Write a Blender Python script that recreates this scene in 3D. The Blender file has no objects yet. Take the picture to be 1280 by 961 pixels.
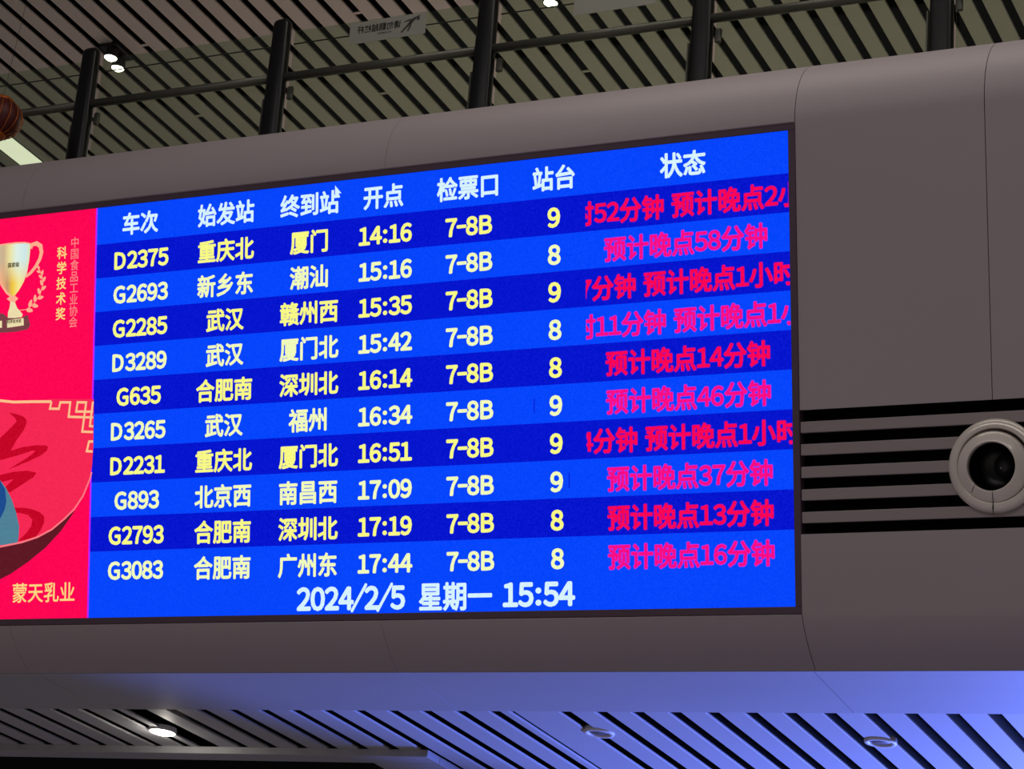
import bpy, bmesh, math, random
from mathutils import Vector, Matrix

random.seed(7)
S = bpy.context.scene
COL = S.collection

# ------------------------------------------------------------------ camera
cam_d = bpy.data.cameras.new('camera')
cam = bpy.data.objects.new('camera', cam_d)
COL.objects.link(cam)
cam_d.sensor_fit = 'HORIZONTAL'
cam_d.sensor_width = 36.0
cam_d.lens = 81.675
cam_d.clip_end = 200
RIGHT = Vector((0.89321143, 0.43043932, 0.12998204))
DOWN = Vector((-0.05773552, 0.39648488, -0.91622396))
FWD = Vector((-0.44591473, 0.81087714, 0.37899646))
cam.matrix_world = Matrix(((RIGHT.x, -DOWN.x, -FWD.x, 0.0),
                           (RIGHT.y, -DOWN.y, -FWD.y, 0.0),
                           (RIGHT.z, -DOWN.z, -FWD.z, 1.6),
                           (0, 0, 0, 1)))
S.camera = cam

# ------------------------------------------------------------------ world, lights, exposure
w = bpy.data.worlds.new('world')
S.world = w
w.use_nodes = True
bg = w.node_tree.nodes['Background']
bg.inputs[0].default_value = (0.95, 0.88, 0.90, 1)
bg.inputs[1].default_value = 0.085

def area(name, loc, target, sx, sy, power, color, spread=180):
    d = bpy.data.lights.new(name, 'AREA')
    d.shape = 'RECTANGLE'; d.size = sx; d.size_y = sy
    d.energy = power; d.color = color; d.spread = math.radians(spread)
    o = bpy.data.objects.new(name, d)
    COL.objects.link(o)
    o.location = loc
    o.rotation_euler = (Vector(target) - Vector(loc)).to_track_quat('-Z', 'Y').to_euler()
    return o

# the hall's own ceiling lighting, over the waiting floor in front of the board
area('hall_ceiling_light', (-4.0, -1.5, 10.6), (-4.0, -1.499, 0), 12, 5, 490, (1.0, 0.93, 0.90))
area('bulkhead_ceiling_light', (-2.0, 7.6, 10.9), (-2.0, 7.601, 0), 9, 1.2, 105, (1.0, 0.94, 0.82))
# ceiling lighting of the upper gallery
area('gallery_ceiling_light', (-8.0, 17.0, 10.5), (-8.0, 16.999, 0), 12, 4, 270, (1.0, 0.94, 0.88))
# stand-in spot for an unseen blue display, lighting the soffit from below
sd = bpy.data.lights.new('blue_soffit_light', 'SPOT')
sd.energy = 3300; sd.color = (0.14, 0.215, 1.0); sd.spot_size = math.radians(76); sd.spot_blend = 0.14; sd.shadow_soft_size = 0.35
so = bpy.data.objects.new('blue_soffit_light', sd)
COL.objects.link(so)
so.location = (-2.5, 15.2, 2.2)
so.rotation_euler = (Vector((-2.85, 10.9, 4.6)) - Vector(so.location)).to_track_quat('-Z', 'Y').to_euler()

S.view_settings.view_transform = 'Standard'
S.view_settings.look = 'None'
S.view_settings.gamma = 1
S.view_settings.use_curve_mapping = False
S.view_settings.exposure = 0.0
S.cycles.max_bounces = 8
S.cycles.transparent_max_bounces = 12
S.cycles.use_denoising = True

# ------------------------------------------------------------------ materials
def lin(c):
    return tuple((v / 12.92 if v <= 0.04045 else ((v + 0.055) / 1.055) ** 2.4) for v in (x / 255 for x in c))

def mat(name, rgb, rough=0.5, metal=0.0, noise=0.0, nscale=3.0, bump=0.0, bscale=60.0, spec=0.5, stretch=(1, 1, 1)):
    m = bpy.data.materials.new(name)
    m.use_nodes = True
    nt = m.node_tree
    p = nt.nodes['Principled BSDF']
    c = lin(rgb)
    p.inputs['Base Color'].default_value = (*c, 1)
    p.inputs['Roughness'].default_value = rough
    p.inputs['Metallic'].default_value = metal
    p.inputs['Specular IOR Level'].default_value = spec
    tc = nt.nodes.new('ShaderNodeTexCoord')
    mp = nt.nodes.new('ShaderNodeMapping')
    mp.inputs['Scale'].default_value = stretch
    nt.links.new(tc.outputs['Object'], mp.inputs[0])
    if noise:
        n = nt.nodes.new('ShaderNodeTexNoise')
        n.inputs['Scale'].default_value = nscale
        n.inputs['Detail'].default_value = 6
        nt.links.new(mp.outputs[0], n.inputs[0])
        mx = nt.nodes.new('ShaderNodeMix'); mx.data_type = 'RGBA'
        mx.inputs[6].default_value = (*[v * (1 - noise) for v in c], 1)
        mx.inputs[7].default_value = (*[min(1, v * (1 + noise)) for v in c], 1)
        nt.links.new(n.outputs[0], mx.inputs[0])
        nt.links.new(mx.outputs[2], p.inputs['Base Color'])
    if bump:
        n2 = nt.nodes.new('ShaderNodeTexNoise')
        n2.inputs['Scale'].default_value = bscale
        nt.links.new(mp.outputs[0], n2.inputs[0])
        b = nt.nodes.new('ShaderNodeBump')
        b.inputs['Strength'].default_value = bump
        b.inputs['Distance'].default_value = 0.01
        nt.links.new(n2.outputs[0], b.inputs['Height'])
        nt.links.new(b.outputs[0], p.inputs['Normal'])
    return m

def led(name, rgb, strength=1.0, grain=0.07, rgb2=None):
    """light-giving pixels of an LED wall: 5 mm cells of slightly unequal brightness"""
    m = bpy.data.materials.new(name)
    m.use_nodes = True
    nt = m.node_tree
    for n in list(nt.nodes):
        nt.nodes.remove(n)
    out = nt.nodes.new('ShaderNodeOutputMaterial')
    em = nt.nodes.new('ShaderNodeEmission')
    em.inputs[1].default_value = strength
    tc = nt.nodes.new('ShaderNodeTexCoord')
    sn = nt.nodes.new('ShaderNodeVectorMath'); sn.operation = 'SNAP'
    sn.inputs[1].default_value = (0.006, 0.006, 10)
    wn = nt.nodes.new('ShaderNodeTexWhiteNoise'); wn.noise_dimensions = '3D'
    nt.links.new(tc.outputs['Object'], sn.inputs[0])
    nt.links.new(sn.outputs[0], wn.inputs[0])
    mx = nt.nodes.new('ShaderNodeMix'); mx.data_type = 'RGBA'
    c = lin(rgb)
    c2 = lin(rgb2) if rgb2 else tuple(min(1, v * (1 + grain) + 0.004) for v in c)
    mx.inputs[6].default_value = (*[v * (1 - grain) for v in c], 1)
    mx.inputs[7].default_value = (*c2, 1)
    nt.links.new(wn.outputs[0], mx.inputs[0])
    nt.links.new(mx.outputs[2], em.inputs[0])
    nt.links.new(em.outputs[0], out.inputs[0])
    return m

def cup_mat(name):
    """printed picture of polished gold: colour bands across the cup, amber towards its foot"""
    m = led(name, (236, 220, 172), grain=0.05)
    nt = m.node_tree
    em = [n for n in nt.nodes if n.type == 'EMISSION'][0]
    tc = [n for n in nt.nodes if n.type == 'TEX_COORD'][0]
    sp = nt.nodes.new('ShaderNodeSeparateXYZ')
    nt.links.new(tc.outputs['Object'], sp.inputs[0])
    def ramp(out, lo, hi, stops):
        mr = nt.nodes.new('ShaderNodeMapRange')
        mr.inputs[1].default_value = lo; mr.inputs[2].default_value = hi
        nt.links.new(out, mr.inputs[0])
        cr = nt.nodes.new('ShaderNodeValToRGB')
        e = cr.color_ramp.elements
        e[0].position = stops[0][0]; e[0].color = (*lin(stops[0][1]), 1)
        e[1].position = stops[-1][0]; e[1].color = (*lin(stops[-1][1]), 1)
        for p, c in stops[1:-1]:
            q = e.new(p); q.color = (*lin(c), 1)
        nt.links.new(mr.outputs[0], cr.inputs[0])
        return cr.outputs[0]
    a = ramp(sp.outputs[0], -4.66, -4.41, [(0, (196, 190, 160)), (.25, (206, 176, 140)), (.42, (236, 226, 160)), (.6, (222, 240, 228)), (.85, (206, 232, 232)), (1, (226, 226, 170))])
    b2 = ramp(sp.outputs[0], -4.62, -4.44, [(0, (250, 180, 130)), (.3, (196, 150, 110)), (.5, (242, 200, 60)), (.75, (244, 232, 150)), (1, (240, 210, 150))])
    mr = nt.nodes.new('ShaderNodeMapRange')
    mr.inputs[1].default_value = -0.24; mr.inputs[2].default_value = -0.37
    nt.links.new(sp.outputs[1], mr.inputs[0])
    mx = nt.nodes.new('ShaderNodeMix'); mx.data_type = 'RGBA'
    nt.links.new(mr.outputs[0], mx.inputs[0])
    nt.links.new(a, mx.inputs[6]); nt.links.new(b2, mx.inputs[7])
    nt.links.new(mx.outputs[2], em.inputs[0])
    return m

def glow(name, rgb, strength):
    m = bpy.data.materials.new(name)
    m.use_nodes = True
    p = m.node_tree.nodes['Principled BSDF']
    p.inputs['Base Color'].default_value = (*lin(rgb), 1)
    p.inputs['Emission Color'].default_value = (*lin(rgb), 1)
    p.inputs['Emission Strength'].default_value = strength
    return m

def glass_mat(name, tint, gloss=0.10):
    m = bpy.data.materials.new(name)
    m.use_nodes = True
    nt = m.node_tree
    for n in list(nt.nodes):
        nt.nodes.remove(n)
    out = nt.nodes.new('ShaderNodeOutputMaterial')
    tr = nt.nodes.new('ShaderNodeBsdfTransparent'); tr.inputs[0].default_value = (*tint, 1)
    gl = nt.nodes.new('ShaderNodeBsdfGlossy'); gl.inputs['Roughness'].default_value = 0.02
    lw = nt.nodes.new('ShaderNodeLayerWeight'); lw.inputs[0].default_value = 0.5
    pw = nt.nodes.new('ShaderNodeMath'); pw.operation = 'POWER'; pw.inputs[1].default_value = 5
    ml = nt.nodes.new('ShaderNodeMath'); ml.operation = 'MULTIPLY_ADD'; ml.inputs[1].default_value = 0.5; ml.inputs[2].default_value = 0.04
    mx = nt.nodes.new('ShaderNodeMixShader')
    nt.links.new(lw.outputs['Facing'], pw.inputs[0])
    nt.links.new(pw.outputs[0], ml.inputs[0])
    nt.links.new(ml.outputs[0], mx.inputs[0])
    nt.links.new(tr.outputs[0], mx.inputs[1])
    nt.links.new(gl.outputs[0], mx.inputs[2])
    nt.links.new(mx.outputs[0], out.inputs[0])
    return m

M = {
    'cladding': mat('cladding', (170, 159, 164), 0.55, 0.1, 0.05, 1.2, 0.03, 9, stretch=(0.6, 1, 1)),
    'soffit': mat('soffit', (172, 172, 176), 0.6, 0.1, 0.08, 2.2, 0.02, 14, stretch=(0.5, 1, 1)),
    'slat': mat('slat', (208, 196, 190), 0.45, 0.15, 0.06, 0.6, 0.02, 20, stretch=(1, 0.3, 1)),
    'soffit_slat': mat('soffit_slat', (180, 180, 184), 0.6, 0.1, 0.07, 0.9, 0.02, 14, stretch=(1, 0.3, 1)),
    'void': mat('void', (10, 10, 11), 0.9, spec=0.1),
    'bezel': mat('bezel', (88, 70, 84), 0.5, 0.1, 0.08, 6),
    'post': mat('post', (20, 20, 22), 0.32, 0.4, 0.1, 8),
    'rail': mat('rail', (92, 92, 84), 0.38, 0.5, 0.2, 12, stretch=(0.3, 1, 1)),
    'cable': mat('cable', (16, 16, 15), 0.5),
    'louver': mat('louver', (160, 148, 150), 0.45, 0.2, 0.05, 2),
    'nozzle': mat('nozzle', (222, 212, 204), 0.2, 0.15, 0.05, 5, spec=0.7),
    'nozzle_dark': mat('nozzle_dark', (7, 7, 8), 0.35),
    'nozzle_vane': mat('nozzle_vane', (30, 30, 32), 0.4),
    'seam': mat('seam', (24, 22, 22), 0.8),
    'lamp_rim': mat('lamp_rim', (215, 215, 218), 0.5),
    'chrome': mat('chrome', (190, 190, 196), 0.2, 0.9),
    'lamp_off': mat('lamp_off', (96, 88, 84), 0.5),
    'lamp_black': mat('lamp_black', (18, 17, 17), 0.5),
    'sticker': mat('sticker', (150, 150, 142), 0.7, 0, 0.06, 9),
    'sticker_ink': mat('sticker_ink', (62, 62, 58), 0.7),
    'lantern_red': mat('lantern_red', (84, 18, 18), 0.5, 0.0, 0.5, 25),
    'lantern_gold': mat('lantern_gold', (190, 96, 32), 0.45, 0.4, 0.3, 20),
    'tassel': mat('tassel', (120, 16, 22), 0.8),
    'floor': mat('floor', (205, 198, 190), 0.25, 0.0, 0.06, 0.5),
    'slab': mat('slab', (186, 178, 170), 0.7, 0, 0.1, 0.6),
    'glass': glass_mat('glass', (0.80, 0.88, 0.78)),
    'blue': led('led_blue', (0, 68, 255), grain=0.06),
    'navy': led('led_navy', (0, 18, 205), grain=0.08),
    'pale': led('led_pale', (214, 242, 255), grain=0.05),
    'yellow': led('led_yellow', (248, 248, 132), grain=0.05),
    'cream': led('led_cream', (240, 250, 186), grain=0.05),
    'red': led('led_red', (255, 0, 84), grain=0.08),
    'magenta': led('led_magenta', (250, 8, 132), grain=0.08),
    'violet_halo': led('led_violet_halo', (196, 40, 225), grain=0.08),
    'red_halo': led('led_red_halo', (180, 10, 150), grain=0.08),
    'ad_red': led('led_ad_red', (255, 0, 82), grain=0.03),
    'ad_flap': led('led_ad_flap', (244, 38, 82), grain=0.05),
    'ad_brush': led('led_ad_brush', (196, 0, 36), grain=0.05),
    'ad_shadow': led('led_ad_shadow', (92, 22, 34), grain=0.05),
    'ad_line': led('led_ad_line', (255, 190, 140), grain=0.05),
    'ad_edge': led('led_ad_edge', (255, 120, 130), grain=0.05),
    'ad_text': led('led_ad_text', (255, 214, 130), grain=0.05),
    'ad_text2': led('led_ad_text2', (255, 130, 130), grain=0.05),
    'ad_gold': led('led_ad_gold', (236, 220, 172), grain=0.05),
    'ad_cup': cup_mat('led_ad_cup'),
    'ad_silver': led('led_ad_silver', (214, 232, 214), grain=0.05),
    'ad_amber': led('led_ad_amber', (236, 204, 84), grain=0.05),
    'ad_pink': led('led_ad_pink', (255, 172, 142), grain=0.05),
    'ad_base': led('led_ad_base', (120, 62, 70), grain=0.05),
    'ad_ink': led('led_ad_ink', (70, 62, 30), grain=0.05),
    'ad_teal': led('led_ad_teal', (78, 128, 150), grain=0.05),
    'ad_navy': led('led_ad_navy', (26, 74, 142), grain=0.05),
    'bleed': led('led_bleed', (190, 30, 255), grain=0.05),
    'white_lamp': glow('white_lamp', (255, 248, 235), 6.0),
    'warm_lamp': glow('warm_lamp', (255, 246, 228), 9.0),
    'panel_lamp': glow('panel_lamp', (236, 228, 212), 1.15),
}

# ------------------------------------------------------------------ helpers
def link(name, me, m, parent=None, loc=None, smooth=False):
    o = bpy.data.objects.new(name, me)
    COL.objects.link(o)
    if m is not None and not me.materials:
        me.materials.append(M[m])
    if parent is not None:
        o.parent = parent
    if loc is not None:
        o.location = loc
    if smooth:
        for p in me.polygons:
            p.use_smooth = True
    return o

def pydata(name, v, f):
    me = bpy.data.meshes.new(name)
    me.from_pydata([tuple(x) for x in v], [], f)
    me.update()
    return me

def empty(name, loc=(0, 0, 0), rot=(0, 0, 0), parent=None):
    o = bpy.data.objects.new(name, None)
    o.empty_display_size = 0.2
    COL.objects.link(o)
    o.location = loc
    o.rotation_euler = rot
    if parent is not None:
        o.parent = parent
    return o

def tag(o, label=None, cat=None, group=None, kind=None):
    if label: o['label'] = label
    if cat: o['category'] = cat
    if group: o['group'] = group
    if kind: o['kind'] = kind
    return o

def box_mesh(name, x0, x1, y0, y1, z0, z1, bev=0.0, seg=1):
    bm = bmesh.new()
    bmesh.ops.create_cube(bm, size=1)
    for v in bm.verts:
        v.co = Vector(((x0 + x1) / 2 + v.co.x * (x1 - x0), (y0 + y1) / 2 + v.co.y * (y1 - y0), (z0 + z1) / 2 + v.co.z * (z1 - z0)))
    if bev:
        bmesh.ops.bevel(bm, geom=bm.edges[:], offset=bev, segments=seg, affect='EDGES')
    me = bpy.data.meshes.new(name)
    bm.to_mesh(me); bm.free()
    return me

def revolve(name, prof, seg=48, closed=False):
    """prof: list of (r, z); axis = local z"""
    v, f = [], []
    n = len(prof)
    for i in range(seg):
        a = 2 * math.pi * i / seg
        for r, z in prof:
            v.append((r * math.cos(a), r * math.sin(a), z))
    for i in range(seg):
        j = (i + 1) % seg
        for k in range(n - 1 + (1 if closed else 0)):
            k2 = (k + 1) % n
            f.append((i * n + k, j * n + k, j * n + k2, i * n + k2))
    me = pydata(name, v, f)
    bm = bmesh.new(); bm.from_mesh(me)
    bmesh.ops.remove_doubles(bm, verts=bm.verts, dist=1e-5)
    bmesh.ops.recalc_face_normals(bm, faces=bm.faces)
    bm.to_mesh(me); bm.free()
    for p in me.polygons: p.use_smooth = True
    return me

def tube_mesh(name, pts, r, seg=12):
    v, f = [], []
    pts = [Vector(p) for p in pts]
    for i, p in enumerate(pts):
        d = (pts[min(i + 1, len(pts) - 1)] - pts[max(i - 1, 0)]).normalized()
        a = d.orthogonal().normalized(); b = d.cross(a)
        rr = r[i] if isinstance(r, (list, tuple)) else r
        for k in range(seg):
            t = 2 * math.pi * k / seg
            v.append(p + a * (rr * math.cos(t)) + b * (rr * math.sin(t)))
    for i in range(len(pts) - 1):
        for k in range(seg):
            k2 = (k + 1) % seg
            f.append((i * seg + k, i * seg + k2, (i + 1) * seg + k2, (i + 1) * seg + k))
    f.append(tuple(range(seg))[::-1]); f.append(tuple((len(pts) - 1) * seg + k for k in range(seg)))
    me = pydata(name, v, f)
    for p in me.polygons: p.use_smooth = len(p.vertices) == 4
    return me

def sheet_mesh(name, prof, x0, x1, t=0.012):
    """a bent metal sheet: profile in (y, z) swept along x, thickness t to the inside"""
    n = len(prof)
    P = [Vector((0, a, b)) for a, b in prof]
    inner = []
    for i in range(n):
        d = (P[min(i + 1, n - 1)] - P[max(i - 1, 0)]).normalized()
        nr = Vector((0, d.z, -d.y))
        inner.append(P[i] + nr * t)
    ring = P + inner[::-1]
    m = len(ring)
    v = [(x0, p.y, p.z) for p in ring] + [(x1, p.y, p.z) for p in ring]
    f = []
    for i in range(m):
        j = (i + 1) % m
        f.append((i, j, m + j, m + i))
    for i in range(n - 1):
        a, b, c, d = i, i + 1, m - 2 - i, m - 1 - i
        f.append((a, d, c, b)); f.append((m + a, m + b, m + c, m + d))
    me = pydata(name, v, f)
    bm = bmesh.new(); bm.from_mesh(me)
    bmesh.ops.recalc_face_normals(bm, faces=bm.faces)
    bm.to_mesh(me); bm.free()
    for p in me.polygons: p.use_smooth = abs(p.normal.x) < 0.5
    me.set_sharp_from_angle(angle=math.radians(35))
    return me

def poly_mesh(name, pts, z=0.0, th=0.0):
    bm = bmesh.new()
    vs = [bm.verts.new((a, b, z)) for a, b in pts]
    bm.faces.new(vs)
    bmesh.ops.recalc_face_normals(bm, faces=bm.faces)
    for fc in bm.faces:
        if fc.normal.z < 0: fc.normal_flip()
    bmesh.ops.triangulate(bm, faces=bm.faces[:], ngon_method='EAR_CLIP')
    me = bpy.data.meshes.new(name)
    bm.to_mesh(me); bm.free()
    return me

def line_mesh(name, pts, wd, z=0.0):
    v, f = [], []
    P = [Vector((a, b)) for a, b in pts]
    for i, p in enumerate(P):
        d1 = (P[i] - P[i - 1]).normalized() if i else None
        d2 = (P[i + 1] - P[i]).normalized() if i < len(P) - 1 else None
        a = d1 or d2; b = d2 or d1
        t = (a + b).normalized()
        nr = Vector((-t.y, t.x))
        k = 1 / max(0.5, nr.dot(Vector((-a.y, a.x))))
        ww = (wd[i] if isinstance(wd, (list, tuple)) else wd) / 2 * k
        v += [(p.x - nr.x * ww, p.y - nr.y * ww, z), (p.x + nr.x * ww, p.y + nr.y * ww, z)]
    for i in range(len(P) - 1):
        f.append((2 * i, 2 * i + 2, 2 * i + 3, 2 * i + 1))
    return pydata(name, v, f)

# glyphs come from Blender's own built-in lettering
_gl = {}
def glyph(ch):
    if ch not in _gl:
        c = bpy.data.curves.new('g', 'FONT')
        code = ord(ch)
        c.body = chr(code + 0xFEE0) if 33 <= code < 127 else ch
        c.resolution_u = 3
        o = bpy.data.objects.new('g', c)
        COL.objects.link(o)
        bpy.context.view_layer.update()
        m = o.to_mesh()
        vs = [(v.co.x, v.co.y) for v in m.vertices]
        fs = [tuple(p.vertices) for p in m.polygons]
        o.to_mesh_clear()
        bpy.data.objects.remove(o); bpy.data.curves.remove(c)
        if 33 <= code < 127:                       # centre the ink of a letter on its advance
            xs = [x for x, _ in vs]; mid = (min(xs) + max(xs)) / 2
            vs = [(x - mid + .5, y) for x, y in vs]
            if ch == ':':
                ys = [y for _, y in vs]; lo, hi = min(ys), max(ys)
                vs = [(x, 0.03 + (y - lo) * .52 / (hi - lo)) for x, y in vs]
        _gl[ch] = (vs, fs)
    return _gl[ch]

ADV = {'D': .80, 'G': .80, 'B': .74, '-': .42, ':': .36, '/': .45, ' ': .30}
def adv(ch, dig=.568):
    if ord(ch) > 0x2E80: return 1.0
    return ADV.get(ch, dig)

def text_mesh(name, s, em, x=0.0, y=0.0, z=0.0, bold=.030, align='C', clip=None, vertical=0, mirror=False, hz=1.0):
    """letters as one flat mesh, ink of a Chinese character centred on y"""
    v, f = [], []
    tot = sum(adv(c) * (hz if ord(c) > 0x2E80 else 1) for c in s) * em
    cx = x - tot / 2 if align == 'C' else x
    cy = y
    for c in s:
        a = adv(c)
        k = em * (hz if ord(c) > 0x2E80 else 1)
        if c != ' ':
            gv, gf = glyph(c)
            asc = ord(c) < 0x2E80
            ox = (a - 1.0) / 2
            sx = {'-': .55, '/': .62}.get(c, .94 if asc else 1.0)
            nb = 8 if bold < .04 else 14
            offs = [(0, 0)] + [(bold * math.cos(2 * math.pi * j / nb), bold * math.sin(2 * math.pi * j / nb)) for j in range(nb)] if bold else [(0, 0)]
            for dx, dy in offs:                    # heavier strokes: the letter struck again around its outline
                b = len(v)
                for (px, py) in gv:
                    X = ((px - .5) * sx + .5 + ox + dx) * k
                    Y = (py + dy - .365) * k * (1.0 if asc else 1.06)
                    if vertical:
                        v.append((x - k / 2 + X, cy + Y, z))
                    else:
                        v.append((cx + X, cy + Y, z))
                f += [tuple(b + i for i in q) for q in gf]
        if vertical: cy -= vertical
        else: cx += a * k
    if mirror:
        v = [(2 * x - a, b, c) for a, b, c in v]
        f = [q[::-1] for q in f]
    me = pydata(name, v, f)
    if clip:
        bm = bmesh.new(); bm.from_mesh(me)
        for xx, nx in ((clip[0], -1), (clip[1], 1)):
            bmesh.ops.bisect_plane(bm, geom=bm.verts[:] + bm.edges[:] + bm.faces[:], plane_co=(xx, 0, 0), plane_no=(nx, 0, 0), clear_outer=True)
        bm.to_mesh(me); bm.free()
    return me

# ------------------------------------------------------------------ geometry of the board's plane
P0 = Vector((-3.62146, 8.89020, 6.97117))           # upper right corner of the lit screen
TILT = math.radians(16.877)
BU = Vector((0, -math.sin(TILT), math.cos(TILT)))   # up along the leaning face
FACE_ROT = (math.pi / 2 + TILT, 0, 0)
def yz(v):                                          # point of the face v metres above P0, as (y, z)
    return (P0.y + BU.y * v, P0.z + BU.z * v)
def ux(u): return P0.x + u
GAP = 0.0036
SEAMS = [-12.6, -10.35, -8.10, -5.79, -3.588]

# ------------------------------------------------------------------ floor, ceilings
fl = link('floor', box_mesh('floor', -20, 8, -8, 26, -0.2, 0), 'floor')
tag(fl, kind='structure')

# upper ceiling: dark void behind long metal slats with open joints
ceil = link('ceiling', box_mesh('ceiling', -20, 3, 5.5, 22, 11.35, 11.45), 'void')
tag(ceil, 'high hall ceiling of long pale metal slats with black open joints', None, None, 'structure')
sl = None
for k in range(-22, 74):
    gx = -4.353 - 0.2033 * k
    if sl is None:
        sl = box_mesh('slat', -0.0665, 0.0665, 0, 14.5, 0, 0.02, 0.003)
    link('slat', sl, 'slat', ceil, (gx - 0.10165, 6.5, 11.0))

clip = box_mesh('slat_clip', -0.036, 0.036, -0.014, 0.014, 0.0, 0.006)
for k, y in ((33, 13.09), (34, 14.23), (23, 13.085), (25, 14.256), (16, 14.32)):
    link('slat_clip', clip, 'slat', ceil, (-4.353 - 0.2033 * k, y, 11.006))
# lower ceiling behind the board's underside
ZS = 4.609
low = link('ceiling', box_mesh('ceiling', -13, 2, 10.41, 19, ZS + 0.25, ZS + 0.3), 'void')
tag(low, 'low slatted metal ceiling beneath the board, washed in blue light', None, None, 'structure')
skip_gap = {24.5}
def low_slat(x0, x1, z=ZS, name='slat'):
    return link(name, box_mesh('slat', x0, x1, 10.38, 18.5, z, z + 0.012, 0.0015), 'soffit_slat', low)
pitch = 0.203
for k in range(-20, 44):
    a = -2.929 - pitch * k; b = a - pitch          # gap centres to the right and left of this slat
    if k in (11, 12, 24): continue
    low_slat(b + 0.035, a - 0.035)
# plate with the unlit downlight: gap k=12 closed, shallow groove instead
aa = -2.929 - pitch * 11; bb = -2.929 - pitch * 13
low_slat(aa - 0.285, aa - 0.035, name='lamp_plate')
low_slat(bb + 0.035, bb + 0.085)
low_slat(bb + 0.085, bb + 0.125, ZS + 0.018, 'groove')
# opening with the lit downlight
aa = -2.929 - pitch * 24; bb = aa - pitch
low_slat(bb + 0.035, bb + 0.085)
link('lamp_recess', box_mesh('lamp_recess', bb + 0.085, aa - 0.0, 10.38, 11.2, ZS + 0.10, ZS + 0.115), 'void', low)

# smooth panels between the lip and the first slat joint
prof = [(9.782, 4.632), (10.384, ZS)]
for x0, x1 in zip([-12.6, -10.35, -8.05, -5.745, -3.60, -1.35], [-10.35, -8.05, -5.745, -3.60, -1.35, 1.5]):
    link('soffit_panel', sheet_mesh('soffit_panel', prof[::-1], x0 + GAP / 2, x1 - GAP / 2, -0.012), 'soffit', low)

# dropped frame round a dark recess, lower left
lf = empty('trim_1'); tag(lf, 'dropped metal frame round a dark recess in the low ceiling', None, None, 'structure')
link('front_rail', box_mesh('front_rail', -13, -6.368, 11.207, 11.36, 4.568, ZS + 0.002, 0.003), 'soffit', lf)
link('side_rail', box_mesh('side_rail', -6.80, -6.368, 11.362, 18, 4.568, ZS + 0.002, 0.003), 'soffit', lf)
link('recess', box_mesh('recess', -13, -6.802, 11.362, 18, ZS - 0.012, ZS - 0.002), 'void', lf)

# ------------------------------------------------------------------ the clad bulkhead that carries the board
def arc(cy, cz, r, a0, a1, n):
    return [(cy + r * math.cos(math.radians(a0 + (a1 - a0) * i / n)), cz + r * math.sin(math.radians(a0 + (a1 - a0) * i / n))) for i in range(n + 1)]
R_ = 0.3527
top_curve = arc(9.22, 7.10, R_, 180 + 16.877, 90, 18) + [(9.50, 7.4527), (9.98, 7.4527)]
fb = yz(-2.251)
bot_curve = []
for i in range(11):
    t = i / 10
    p0 = Vector(fb); p1 = Vector((fb[0] + 0.075, fb[1] - 0.098)); p2 = Vector((9.782, 4.632))
    q = p0 * (1 - t) ** 2 + p1 * 2 * t * (1 - t) + p2 * t * t
    bot_curve.append((q.x, q.y))
# dark core behind the cladding
core = []
for a, b in [yz(0.0), yz(-2.25)]:
    core.append((a + 0.20, b))
v = []
cp = [(9.30, 7.40), (9.14, 7.20), core[0], core[1], (9.83, 4.68), (10.36, 4.67), (10.36, 7.40)]
for x in (-12.6, 2.0):
    v += [(x, a, b) for a, b in cp]
n = len(cp)
f = [tuple(range(n)), tuple(range(2 * n - 1, n - 1, -1))] + [(i, i + n, (i + 1) % n + n, (i + 1) % n) for i in range(n)]
wall = link('wall_front', pydata('wall_front', v, f), 'seam')
tag(wall, 'leaning bulkhead clad in rounded grey metal panels', None, None, 'structure')
for x0, x1 in zip(SEAMS[:-1], SEAMS[1:]):
    ga = .0008; gb = GAP / 2 if x1 == SEAMS[-1] else .0008
    link('panel', sheet_mesh('panel', ([yz(0.037)] + top_curve), x0 + ga, x1 - gb), 'cladding', wall)
    link('panel', sheet_mesh('panel', bot_curve, x0 + ga, x1 - gb), 'cladding', wall)
for x0, x1 in ((-3.588, -2.688), (-2.688, -0.45), (-0.45, 1.8)):
    link('panel', sheet_mesh('panel', ([yz(-1.318), yz(-0.6)] + top_curve), x0 + GAP / 2, x1 - GAP / 2), 'cladding', wall)
for x0, x1 in ((-3.588, -1.35), (-1.35, 1.8)):
    link('panel', sheet_mesh('panel', ([yz(-1.889)] + bot_curve), x0 + GAP / 2, x1 - GAP / 2), 'cladding', wall)
# slab of the gallery behind and its floor
link('gallery_slab', box_mesh('gallery_slab', -12.6, 2.0, 9.99, 22, 7.25, 7.4527), 'slab', wall)

# louvre bars across the air outlet, right of the board
lou = empty('air_grille', (P0.x, P0.y, P0.z), FACE_ROT)
tag(lou, 'grey horizontal bar grille with black slots to the right of the blue board', 'grille')
for k in range(5):
    y1 = -1.372 - 0.1036 * k; y0 = y1 - 0.0515
    dy = max(abs(y0 + 1.613), abs(y1 + 1.613))
    if dy < 0.19:                                   # bars stop at the nozzle's collar
        hw = math.sqrt(0.198 ** 2 - dy ** 2)
        link('bar', box_mesh('bar', 0.036, 0.940 - hw, y0, y1, -0.03, -0.002, 0.002), 'louver', lou)
        link('bar', box_mesh('bar', 0.940 + hw, 5.4, y0, y1, -0.03, -0.002, 0.002), 'louver', lou)
    else:
        link('bar', box_mesh('bar', 0.036, 5.4, y0, y1, -0.03, -0.002, 0.002), 'louver', lou)
link('backing', box_mesh('backing', 0.03, 5.4, -1.93, -1.29, -0.16, -0.15), 'void', lou)

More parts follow.
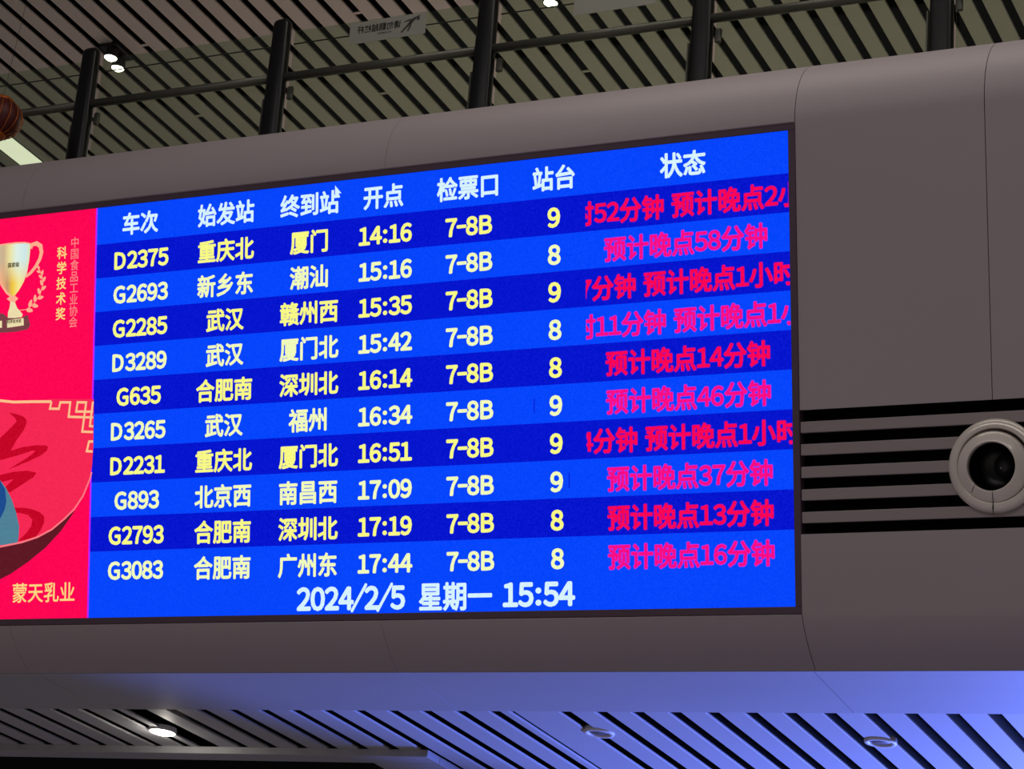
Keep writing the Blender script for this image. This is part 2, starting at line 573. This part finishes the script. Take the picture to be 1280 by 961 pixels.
# round jet nozzle
noz = empty('air_nozzle', P0 + Vector((0.940, BU.y * -1.613, BU.z * -1.613)), FACE_ROT)
tag(noz, 'round grey jet air nozzle with black mouth set in the bar grille', 'air nozzle')
ring = [(0.150, -0.10), (0.200, -0.10), (0.200, 0.0), (0.209, 0.002), (0.2095, 0.008), (0.206, 0.016), (0.196, 0.026), (0.184, 0.032), (0.172, 0.034), (0.1665, 0.033), (0.165, 0.028), (0.1645, 0.0), (0.150, -0.02)]
link('outer_ring', revolve('outer_ring', ring, 72, True), 'nozzle', noz)
ball = [(0.1600, 0.0), (0.1595, 0.022), (0.158, 0.029), (0.150, 0.036), (0.140, 0.043), (0.125, 0.052), (0.116, 0.057), (0.110, 0.060), (0.108, 0.059), (0.107, 0.050), (0.106, -0.08)]
bo = link('ball', revolve('ball', ball, 72), 'nozzle', noz, (-0.006, -0.006, 0))
mo = link('mouth', revolve('mouth', [(0.1065, 0.03), (0.1055, -0.02), (0.1, -0.09), (0.05, -0.11), (0.0, -0.112)], 48), 'nozzle_dark', bo)
link('vane', revolve('vane', [(0.0, -0.04), (0.03, -0.045), (0.052, -0.075), (0.055, -0.105)], 32), 'nozzle_vane', bo, (0.03, 0.012, 0))
link('pin', revolve('pin', [(0.0, -0.028), (0.004, -0.030), (0.004, -0.05)], 12), 'chrome', bo, (0.022, -0.002, 0))
link('pull_string', tube_mesh('pull_string', [(0.000, -0.112, 0.060), (-0.003, -0.13, 0.056), (-0.006, -0.165, 0.038), (-0.008, -0.19, 0.036), (-0.014, -0.215, 0.010)], [.0010, .0012, .0018, .0028, .0012], 6), 'nozzle_dark', noz)
link('pull_string', tube_mesh('pull_string', [(-0.078, -0.084, 0.060), (-0.088, -0.098, 0.053), (-0.100, -0.118, 0.038)], .0018, 6), 'nozzle_dark', noz)

# ------------------------------------------------------------------ departure board
board = empty('departure_board', P0, FACE_ROT)
tag(board, 'blue LED train departure board listing trains and delays in Chinese', 'departure board')
L, H = -3.966, -2.2163
link('screen_panel', box_mesh('screen_panel', L, 0, H, 0, -0.06, -0.002), 'bezel', board)
fr = empty('frame', parent=board)
for nm, a in (('top_strip', (-6.0, 0.034, 0.0005, 0.030)), ('bottom_strip', (-6.0, 0.034, H - 0.034, H - 0.0005))):
    link(nm, box_mesh(nm, a[0], a[1], a[2], a[3], -0.06, 0.006, 0.002), 'bezel', fr)
link('side_strip', box_mesh('side_strip', 0.0005, 0.034, H, 0.0, -0.06, 0.006, 0.002), 'bezel', fr)

HB, RP = -0.2035, 0.18465
def band(name, v1, v0, m, z=0.0):
    return link(name, pydata(name, [(L, v0, z), (0, v0, z), (0, v1, z), (L, v1, z)], [(0, 1, 2, 3)]), m, board)
hb = band('header_band', 0, HB, 'blue')
Z1 = 0.0015
for s, u in (('车次', -3.681), ('始发站', -3.131), ('终到站', -2.615), ('开点', -2.176), ('检票口', -1.688), ('站台', -1.214), ('状态', -0.532)):
    link('heading', text_mesh('heading', s, .119, u, -0.108, Z1), 'pale', hb)
mp = [(-2.462, -0.022), (-2.462, -0.080), (-2.450, -0.070), (-2.441, -0.089), (-2.431, -0.085), (-2.440, -0.066), (-2.424, -0.066)]
link('mouse_pointer', poly_mesh('mouse_pointer', mp, Z1 + .001), 'pale', hb)
rows = [('D2375', '重庆北', '厦门', '14:16', '9', ('时52分钟 预计晚点2小', -0.593)),
        ('G2693', '新乡东', '潮汕', '15:16', '8', '预计晚点58分钟'),
        ('G2285', '武汉', '赣州西', '15:35', '9', ('7分钟 预计晚点1小时', -0.742)),
        ('D3289', '武汉', '厦门北', '15:42', '8', ('时11分钟 预计晚点1小', -0.587)),
        ('G635', '合肥南', '深圳北', '16:14', '8', '预计晚点14分钟'),
        ('D3265', '武汉', '福州', '16:34', '9', '预计晚点46分钟'),
        ('D2231', '重庆北', '厦门北', '16:51', '9', ('4分钟 预计晚点1小时', -0.739)),
        ('G893', '北京西', '南昌西', '17:09', '9', '预计晚点37分钟'),
        ('G2793', '合肥南', '深圳北', '17:19', '8', '预计晚点13分钟'),
        ('G3083', '合肥南', '广州东', '17:44', '8', '预计晚点16分钟')]
for i, (no, o_, d_, t_, p_, st) in enumerate(rows):
    dark = i % 2 == 0
    v1 = HB - RP * i; v0 = v1 - RP
    b = band('row_band', v1, v0, 'navy' if dark else 'blue')
    tm = 'yellow' if dark else 'cream'
    c = (v0 + v1) / 2 - 0.008 - 0.0005 * i
    d = 0.0010 * i
    link('train_number', text_mesh('train_number', no, .118, -3.674 + d * .3, c, Z1, .039), tm, b)
    link('origin_name', text_mesh('origin_name', o_, .118, -3.130 + d, c, Z1), tm, b)
    link('destination_name', text_mesh('destination_name', d_, .118, -2.614 + d, c, Z1), tm, b)
    link('departure_time', text_mesh('departure_time', t_, .118, -2.164 + d, c, Z1, .039), tm, b)
    link('gate_number', text_mesh('gate_number', '7-8B', .118, -1.682 + d * 1.4, c, Z1, .039), tm, b)
    link('platform_number', text_mesh('platform_number', p_, .122, -1.215 + d * 1.6, c, Z1, .039), tm, b)
    rm = 'red' if dark else 'magenta'
    hm = 'red_halo' if dark else 'violet_halo'
    for part, bold, m_, zz in (('delay_halo', .044, hm, Z1), ('delay_text', .022, rm, Z1 + .001)):
        if isinstance(st, tuple):
            s, u0 = st
            pre = s[:s.index('预')]
            x = u0 - sum(adv(ch) for ch in pre) * .118
            me = text_mesh(part, s, .118, x, c, zz, bold, 'L', (-1.044, -0.002))
        else:
            me = text_mesh(part, st, .118, -0.528 + d * 1.5, c, zz, bold)
        link(part, me, m_, b)
ft = band('footer_band', HB - RP * 10, H, 'blue')
link('date_text', text_mesh('date_text', '2024/2/5', .146, -2.352, -2.140, Z1, .039), 'pale', ft)
link('weekday_text', text_mesh('weekday_text', '星期一', .137, -1.757, -2.141, Z1), 'pale', ft)
link('clock_text', text_mesh('clock_text', '15:54', .146, -1.303, -2.138, Z1, .039), 'pale', ft)

for u, v in ((-1.326, -1.225), (-1.140, -1.595)):
    link('dead_pixel_line', pydata('dead_pixel_line', [(u, v - .036, Z1), (u + .005, v - .036, Z1), (u + .005, v + .036, Z1), (u, v + .036, Z1)], [(0, 1, 2, 3)]), 'navy', board)

# ------------------------------------------------------------------ advertising screen
AD = {
    'cup_bowl': [(-4.673,-0.152), (-4.645,-0.150), (-4.580,-0.145), (-4.515,-0.145), (-4.454,-0.148), (-4.416,-0.156), (-4.415,-0.197), (-4.421,-0.255), (-4.433,-0.319), (-4.455,-0.370), (-4.486,-0.413), (-4.513,-0.440), (-4.550,-0.437), (-4.579,-0.406), (-4.622,-0.343), (-4.649,-0.269), (-4.667,-0.202)],
    'cup_rim': [(-4.673,-0.152), (-4.645,-0.145), (-4.580,-0.142), (-4.515,-0.141), (-4.454,-0.145), (-4.416,-0.154), (-4.416,-0.160), (-4.454,-0.153), (-4.515,-0.150), (-4.579,-0.151), (-4.645,-0.154)],
    'cup_glow': [(-4.563,-0.276), (-4.527,-0.272), (-4.486,-0.282), (-4.473,-0.323), (-4.487,-0.374), (-4.522,-0.410), (-4.548,-0.375), (-4.561,-0.329)],
    'cup_knob': [(-4.568,-0.455), (-4.541,-0.438), (-4.513,-0.440), (-4.488,-0.459), (-4.508,-0.475), (-4.544,-0.472)],
    'cup_stem': [(-4.543,-0.472), (-4.512,-0.475), (-4.495,-0.510), (-4.455,-0.548), (-4.461,-0.564), (-4.509,-0.566), (-4.557,-0.562), (-4.557,-0.531), (-4.547,-0.506)],
    'cup_base': [(-4.656,-0.531), (-4.591,-0.535), (-4.557,-0.560), (-4.461,-0.567), (-4.421,-0.554), (-4.401,-0.614), (-4.418,-0.635), (-4.498,-0.643), (-4.595,-0.642), (-4.652,-0.635)],
    'cup_plate': [(-4.563,-0.575), (-4.448,-0.570), (-4.445,-0.611), (-4.559,-0.617)],
    'cup_plate2': [(-4.654,-0.573), (-4.597,-0.575), (-4.596,-0.614), (-4.653,-0.612)],
    'cup_text': [(-4.576,-0.254), (-4.491,-0.257), (-4.490,-0.281), (-4.575,-0.277)],
    'plate_text': [(-4.555,-0.587), (-4.476,-0.588), (-4.475,-0.608), (-4.554,-0.606)],
    'handle_line': [(-4.410,-0.187), (-4.405,-0.165), (-4.373,-0.160), (-4.345,-0.177), (-4.337,-0.213), (-4.347,-0.248), (-4.373,-0.288), (-4.408,-0.321), (-4.440,-0.341)],
    'handle_left': [(-4.626,-0.337), (-4.604,-0.377), (-4.570,-0.419), (-4.541,-0.440)],
    'laurel_line': [(-4.478,-0.525), (-4.430,-0.524), (-4.383,-0.498), (-4.340,-0.450), (-4.322,-0.393), (-4.328,-0.347), (-4.349,-0.307)],
    'flap': [(-4.688,-0.997), (-4.599,-1.013), (-4.503,-1.026), (-4.347,-1.031), (-4.247,-1.029), (-3.962,-1.046), (-3.958,-1.305), (-3.963,-1.403), (-3.975,-1.452), (-3.974,-1.474), (-4.018,-1.565), (-4.073,-1.633), (-4.136,-1.683), (-4.221,-1.739), (-4.315,-1.777), (-4.424,-1.803), (-4.571,-1.823), (-4.682,-1.826)],
    'shadow': [(-4.066,-1.639), (-4.136,-1.683), (-4.221,-1.739), (-4.315,-1.777), (-4.424,-1.803), (-4.571,-1.823), (-4.682,-1.826), (-4.676,-2.009), (-4.564,-2.000), (-4.492,-1.972), (-4.376,-1.910), (-4.262,-1.837), (-4.163,-1.752)],
    'edge_line': [(-3.965,-1.439), (-3.974,-1.474), (-4.018,-1.565), (-4.073,-1.633), (-4.136,-1.683), (-4.221,-1.739), (-4.315,-1.777), (-4.424,-1.803), (-4.571,-1.823), (-4.682,-1.826)],
    'gold_line': [(-4.688,-1.003), (-4.598,-1.019), (-4.503,-1.032), (-4.378,-1.037), (-4.244,-1.044)],
    'fret1': [(-4.244,-1.044), (-4.253,-1.082), (-4.193,-1.086), (-4.184,-1.051), (-4.117,-1.055), (-4.126,-1.133), (-3.963,-1.145)],
    'fret2': [(-3.964,-1.114), (-4.076,-1.107), (-4.068,-1.057), (-4.011,-1.061), (-4.033,-1.218), (-3.961,-1.224)],
    'fret3': [(-3.966,-1.059), (-3.983,-1.190), (-3.961,-1.193)],
    'fret4': [(-3.959,-1.275), (-3.986,-1.274), (-4.000,-1.325), (-3.961,-1.329)],
    'stroke1': [(-4.526,-1.089), (-4.482,-1.099), (-4.435,-1.114), (-4.412,-1.133), (-4.411,-1.158), (-4.426,-1.188), (-4.477,-1.246), (-4.513,-1.299), (-4.432,-1.283), (-4.339,-1.277), (-4.277,-1.281), (-4.259,-1.291), (-4.267,-1.311), (-4.306,-1.334), (-4.380,-1.360), (-4.472,-1.387), (-4.528,-1.402), (-4.473,-1.377), (-4.393,-1.340), (-4.347,-1.312), (-4.357,-1.304), (-4.462,-1.327), (-4.587,-1.349), (-4.625,-1.350), (-4.628,-1.259), (-4.591,-1.228), (-4.517,-1.173), (-4.478,-1.140), (-4.491,-1.119), (-4.523,-1.097)],
    'stroke2': [(-4.622,-1.431), (-4.584,-1.430), (-4.490,-1.416), (-4.397,-1.414), (-4.334,-1.427), (-4.352,-1.452), (-4.369,-1.458), (-4.434,-1.491), (-4.514,-1.529), (-4.552,-1.504), (-4.487,-1.456), (-4.560,-1.468), (-4.612,-1.478)],
    'stroke3': [(-4.489,-1.612), (-4.430,-1.614), (-4.363,-1.623), (-4.304,-1.643), (-4.274,-1.667), (-4.273,-1.702), (-4.297,-1.742), (-4.329,-1.777), (-4.387,-1.791), (-4.446,-1.794), (-4.396,-1.757), (-4.360,-1.717), (-4.354,-1.682), (-4.384,-1.655), (-4.436,-1.643), (-4.488,-1.640)],
    'bottle': [(-4.629,-1.436), (-4.583,-1.456), (-4.537,-1.505), (-4.498,-1.565), (-4.466,-1.637), (-4.441,-1.715), (-4.443,-1.773), (-4.449,-1.803), (-4.512,-1.812), (-4.615,-1.816)],
    'bottle_dark': [(-4.629,-1.436), (-4.583,-1.456), (-4.544,-1.510), (-4.533,-1.576), (-4.544,-1.623), (-4.576,-1.675), (-4.620,-1.691)],
    'cup_sheen': [(-4.523,-0.155), (-4.454,-0.157), (-4.422,-0.164), (-4.423,-0.196), (-4.429,-0.254), (-4.443,-0.312), (-4.467,-0.362), (-4.488,-0.334), (-4.495,-0.255), (-4.513,-0.215)],
}
ad = empty('advertising_screen', P0, FACE_ROT)
tag(ad, 'bright red LED advertising screen with gold trophy and red envelope', 'advertising screen')
AL = -5.95
link('screen_panel', box_mesh('screen_panel', AL, L - 0.0005, H, 0, -0.06, -0.002), 'bezel', ad)
link('lit_face', pydata('lit_face', [(AL, H, 0), (L - .0005, H, 0), (L - .0005, 0, 0), (AL, 0, 0)], [(0, 1, 2, 3)]), 'ad_red', ad)
link('bleed_line', pydata('bleed_line', [(L - 0.009, H, 0.0012), (L + 0.001, H, 0.0012), (L + 0.001, 0, 0.0012), (L - 0.009, 0, 0.0012)], [(0, 1, 2, 3)]), 'bleed', ad)  # magenta bleed where the two screens' light meets, painted as a glowing strip
def flat(name, key, m, z, parent=ad):
    return link(name, poly_mesh(name, AD[key], z), m, parent)
def stroke(name, key, wd, m, z, parent=ad):
    return link(name, line_mesh(name, AD[key], wd, z), m, parent)
flap = flat('red_envelope', 'flap', 'ad_flap', .0014)
flat('envelope_shadow', 'shadow', 'ad_shadow', .0016)
stroke('envelope_edge', 'edge_line', .010, 'ad_edge', .0024, flap)
stroke('gold_line', 'gold_line', .015, 'ad_line', .0024, flap)
for k in ('fret1', 'fret2', 'fret3', 'fret4'):
    stroke('fret_border', k, .013, 'ad_line', .0026, flap)
for k in ('stroke1', 'stroke2', 'stroke3'):
    flat('brush_stroke', k, 'ad_brush', .0020, flap)
bt = flat('blue_bottle', 'bottle', 'ad_teal', .0022)
flat('bottle_label', 'bottle_dark', 'ad_navy', .0026, bt)
cup = empty('trophy', parent=ad)
flat('bowl', 'cup_bowl', 'ad_cup', .0030, cup)
flat('rim', 'cup_rim', 'ad_pink', .0036, cup)
stroke('handle', 'handle_line', [.016, .020, .024, .026, .024, .022, .020, .018, .014], 'ad_pink', .0028, cup)
stroke('handle', 'handle_left', .014, 'ad_pink', .0036, cup)
flat('knob', 'cup_knob', 'ad_pink', .0038, cup)
flat('stem', 'cup_stem', 'ad_gold', .0034, cup)
flat('base', 'cup_base', 'ad_base', .0030, cup)
flat('plate', 'cup_plate', 'ad_gold', .0036, cup)
flat('plate', 'cup_plate2', 'ad_gold', .0036, cup)
link('bowl_text', text_mesh('bowl_text', '国家级', .027, -4.527, -0.268, .0042), 'ad_ink', cup)
link('plate_text', text_mesh('plate_text', '科学技术奖', .020, -4.512, -0.585, .0042), 'ad_ink', cup)
lau = empty('laurel_branch', parent=ad)
stroke('twig', 'laurel_line', .004, 'ad_pink', .0030, lau)
lp = [Vector(p) for p in AD['laurel_line'][1:]]
leaf = None
for i in range(13):
    t = i / 12 * (len(lp) - 1); k = min(int(t), len(lp) - 2); q = lp[k].lerp(lp[k + 1], t - k)
    d = (lp[k + 1] - lp[k]).normalized(); s = 1 if i % 2 else -1
    if i == 12: s = 0
    a = math.atan2(d.y, d.x) + s * 0.75
    ln = 0.046 - 0.0016 * i; wd = ln * 0.27
    ca, sa = math.cos(a), math.sin(a)
    pts = []
    for j in range(10):
        th = 2 * math.pi * j / 10
        x = ln / 2 + ln / 2 * math.cos(th); y = wd * math.sin(th) * (1 - 0.3 * math.cos(th))
        pts.append((q.x + ca * x - sa * y, q.y + sa * x + ca * y))
    link('leaf', poly_mesh('leaf', pts, .0034), 'ad_pink', lau)
link('award_text', text_mesh('award_text', '科学技术奖', .068, -4.197, -0.228, .0030, .02, vertical=.0845), 'ad_text', ad)
link('award_text', text_mesh('award_text', '中国食品工业协会', .060, -4.111, -0.178, .0030, .008, vertical=.0628), 'ad_text2', ad)
link('brand_text', text_mesh('brand_text', '蒙天乳业', .106, -4.266, -2.078, .0030, .012), 'ad_text', ad)

# ------------------------------------------------------------------ glass railing of the gallery above
pd = Vector((-0.0115, -0.097, 0.995)).normalized()
RB = Vector((0, 9.70, 8.20))
def rp(x, z, dy=0.0):                               # point in the railing's leaning plane
    t = (z - 8.20) / 0.995
    return Vector((x - 0.0115 * t, 9.70 - 0.097 * t + dy, z))
rail = empty('glass_railing', (-6, 9.75, 7.4527))
tag(rail, 'glass railing with black posts and round handrail above the board', 'railing')
def rel(me_obj):                                    # children keep world placement under the railing's empty
    me_obj.matrix_parent_inverse = Matrix.Translation(-rail.location)
    return me_obj
def post_mesh(name):
    """upright with rounded section, slightly wider at the foot, domed head"""
    v, f = [], []
    lv = [(0.0, .066, .045), (0.02, .066, .045), (0.6, .060, .039), (1.085, .054, .038), (1.108, .050, .034), (1.12, .038, .024), (1.124, .015, .010)]
    seg = 20
    for z, a, b in lv:
        for k in range(seg):
            t = 2 * math.pi * k / seg
            c, s = math.cos(t), math.sin(t)
            v.append((a * math.copysign(abs(c) ** .6, c), b * math.copysign(abs(s) ** .6, s), z))
    for i in range(len(lv) - 1):
        for k in range(seg):
            k2 = (k + 1) % seg
            f.append((i * seg + k, i * seg + k2, (i + 1) * seg + k2, (i + 1) * seg + k))
    f.append(tuple(range(seg))[::-1]); f.append(tuple((len(lv) - 1) * seg + k for k in range(seg)))
    me = pydata(name, v, f)
    for p in me.polygons: p.use_smooth = True
    return me
pm = post_mesh('post')
PX = [-12.65, -11.29, -9.925, -8.558, -7.172, -5.803, -4.497, -3.189, -1.83, -0.47]
q = Vector((0, 0, 1)).rotation_difference(pd)
for x in PX:
    foot = rp(x, 7.456)
    p = rel(link('post', pm, 'post', rail))
    p.location = foot; p.rotation_mode = 'QUATERNION'; p.rotation_quaternion = q
    link('side_plate', box_mesh('side_plate', -0.078, -0.067, -0.012, 0.030, 0.0, 0.62, 0.003), 'rail', p)
    link('glass_clamp', box_mesh('glass_clamp', 0.060, 0.095, 0.028, 0.052, 0.62, 0.70, 0.004), 'rail', p)
    link('rail_bracket', tube_mesh('rail_bracket', [(0.0, -0.02, 0.70), (0.03, 0.0, 0.73), (0.06, 0.018, 0.748)], .014, 8), 'post', p)
for x0, x1 in zip(PX[:-1], PX[1:]):
    a = rp(x0 + 0.06, 7.60, 0.045); b = rp(x1 - 0.06, 7.60, 0.045)
    c = rp(x1 - 0.06, 8.523, 0.045); d = rp(x0 + 0.06, 8.523, 0.045)
    th = Vector((0, 0.012, 0.001))
    v = [a, b, c, d, a + th, b + th, c + th, d + th]
    rel(link('glass_pane', pydata('glass_pane', v, [(0, 1, 2, 3), (4, 7, 6, 5), (0, 4, 5, 1), (1, 5, 6, 2), (2, 6, 7, 3), (3, 7, 4, 0)]), 'glass', rail))
    rel(link('handrail', tube_mesh('handrail', [rp(x0 + .045, 8.20), rp(x1 - .045, 8.20)], .026, 16), 'rail', rail))
    rel(link('wire', tube_mesh('wire', [rp(x0 + .05, 8.447, .06), rp(x1 - .05, 8.447, .06)], .0042, 6), 'cable', rail))

# stickers on the glass, read from behind
def notice(corners, label, text, grp=None):
    o = empty('glass_notice', corners[0]); tag(o, label, 'sticker')
    X = (corners[1] - corners[0]); Yv = (corners[2] - corners[0])
    ex = X.normalized(); ey = Yv.normalized(); ez = ex.cross(ey).normalized()
    o.matrix_world = Matrix(((ex.x, ey.x, ez.x, corners[0].x), (ex.y, ey.y, ez.y, corners[0].y), (ex.z, ey.z, ez.z, corners[0].z), (0, 0, 0, 1)))
    W_, H_ = X.length, Yv.length
    link('sheet', box_mesh('sheet', 0, W_, 0, H_, -0.002, 0.0), 'sticker', o)
    if text:
        link('notice_text', text_mesh('notice_text', '请勿翻越栏杆', .049, 0.195, 0.085, .001, .015, mirror=True), 'sticker_ink', o)
        link('notice_text', text_mesh('notice_text', 'NO CLIMBING', .014, 0.235, 0.045, .001, .01, mirror=True), 'sticker_ink', o)
        fig = empty('climbing_figure', parent=o)
        def ln(p, w2): link('limb', line_mesh('limb', p, w2, .001), 'sticker_ink', fig)
        ln([(0.345, 0.028), (0.385, 0.066), (0.405, 0.088)], [.010, .014, .018])
        ln([(0.388, 0.030), (0.400, 0.055), (0.405, 0.088)], [.010, .012, .014])
        ln([(0.398, 0.078), (0.425, 0.104), (0.462, 0.118)], [.022, .018, .008])
        ln([(0.362, 0.092), (0.392, 0.100), (0.418, 0.100)], [.006, .010, .012])
        link('head', poly_mesh('head', [(0.452 + .010 * math.cos(t * .6283), 0.100 + .010 * math.sin(t * .6283)) for t in range(10)], .001), 'sticker_ink', fig)
    else:
        link('notice_text', text_mesh('notice_text', '请勿翻越栏杆', .045, W_ / 2, 0.105, .001, .015, mirror=True), 'sticker_ink', o)
    return o
notice([rp(-6.730, 8.376, .040), rp(-6.226, 8.386, .040), rp(-6.730, 8.512, .040)],
       'translucent grey notice on the railing glass with mirrored dark characters and climbing figure', True)
notice([rp(-5.290, 8.358, .040), rp(-4.800, 8.366, .040), rp(-5.290, 8.50, .040)],
       'grey notice on railing glass cut off by top of photo, right of bright spotlights', False)

# ------------------------------------------------------------------ lamps
def spot_pair(x, y, label, flip=1):
    o = empty('spotlight', (x, y, 11.0)); tag(o, label, 'spotlight', None)
    link('mount', box_mesh('mount', -0.09, 0.09, -0.13, 0.13, -0.03, 0.02, 0.006), 'lamp_black', o)
    for dx, dy in ((0.025, -0.085), (-0.015, 0.075)):
        h = link('lamp_head', revolve('lamp_head', [(0.0, -0.02), (0.045, -0.02), (0.052, -0.05), (0.060, -0.125), (0.056, -0.125), (0.05, -0.105)], 28), 'lamp_black', o, (dx, dy, 0))
        link('bulb', revolve('bulb', [(0.0, -0.145), (0.03, -0.14), (0.052, -0.122), (0.05, -0.105)], 28), 'warm_lamp', h)
    return o
spot_pair(-11.345, 13.10, 'twin white spotlights glowing on slatted ceiling beside the leftmost tall black railing post')
spot_pair(-7.345, 13.07, 'twin white spotlights glowing at top edge of photo above the middle of the board')

pl = empty('panel_light', (-13.37, 14.0, 11.0)); tag(pl, 'flat white rectangular ceiling light set between slats at left edge', 'ceiling light')
link('diffuser', box_mesh('diffuser', -0.122, 0.122, 0.0, 0.69, -0.012, -0.004), 'panel_lamp', pl)
link('trim', box_mesh('trim', -0.135, 0.135, -0.012, 0.702, -0.004, 0.03), 'lamp_black', pl)

def downlight(x, y, label, lit, z=ZS):
    o = empty('downlight', (x, y, z)); tag(o, label, 'downlight')
    link('rim', revolve('rim', [(0.055, 0.02), (0.055, -0.004), (0.066, -0.012), (0.080, -0.010), (0.084, 0.0), (0.080, 0.02)], 40), 'lamp_rim', o)
    if lit:
        link('lens', revolve('lens', [(0.0, -0.026), (0.04, -0.023), (0.074, -0.014), (0.078, -0.006), (0.05, 0.01)], 32), 'warm_lamp', o)
        d = bpy.data.lights.new('downlight_lamp', 'POINT'); d.energy = 2; d.color = (1, .93, .8); d.shadow_soft_size = .03
        lo = bpy.data.objects.new('downlight_lamp', d); COL.objects.link(lo); lo.parent = o; lo.location = (0, 0, -0.05)
    else:
        link('lens', revolve('lens', [(0.0, -0.002), (0.055, -0.002), (0.06, 0.01)], 32), 'lamp_off', o)
    return o
downlight(-7.945, 10.865, 'lit round downlight glowing in dark gap of the low slatted ceiling', True)
downlight(-5.135, 10.81, 'unlit round downlight with pale rim on the wide blue-lit ceiling plate', False)
downlight(-3.64, 10.93, 'unlit round downlight in the blue-lit slats below the lower right panels', False)

# ------------------------------------------------------------------ red lantern at the left edge
lt = empty('lantern', (-8.885, 9.35, 7.952)); tag(lt, 'dark red round festival lantern hanging before handrail at left edge', 'lantern')
v, f = [], []
seg, rg = 48, 14
for i in range(rg + 1):
    ph = math.pi * (0.14 + 0.72 * i / rg)
    for k in range(seg):
        t = 2 * math.pi * k / seg
        r = 0.135 * math.sin(ph) * (1 + 0.05 * abs(math.sin(t * 8)))
        v.append((r * math.cos(t), r * math.sin(t), 0.125 * math.cos(ph)))
for i in range(rg):
    for k in range(seg):
        k2 = (k + 1) % seg
        f.append((i * seg + k, (i + 1) * seg + k, (i + 1) * seg + k2, i * seg + k2))
link('shade', pydata('shade', v, f), 'lantern_red', lt, smooth=True)
link('cap', revolve('cap', [(0.0, 0.135), (0.03, 0.135), (0.066, 0.128), (0.070, 0.112), (0.062, 0.104)], 24), 'lantern_gold', lt)
link('cap', revolve('cap', [(0.062, -0.104), (0.070, -0.112), (0.060, -0.128), (0.0, -0.13)], 24), 'lantern_gold', lt)
for k in range(16):
    t = 2 * math.pi * k / 16
    pts = [(0.147 * math.sin(math.pi * (0.14 + 0.72 * i / 8)) * math.cos(t), 0.147 * math.sin(math.pi * (0.14 + 0.72 * i / 8)) * math.sin(t), 0.128 * math.cos(math.pi * (0.14 + 0.72 * i / 8))) for i in range(9)]
    link('rib', tube_mesh('rib', pts, .0035, 5), 'lantern_gold', lt)
link('cord', tube_mesh('cord', [(0, 0, 0.13), (0, 0, 3.05)], .0012, 6), 'cable', lt)
for k in range(10):
    t = 2 * math.pi * k / 10
    link('tassel', tube_mesh('tassel', [(0.02 * math.cos(t), 0.02 * math.sin(t), -0.128), (0.026 * math.cos(t), 0.026 * math.sin(t), -0.19)], .004, 5), 'tassel', lt)
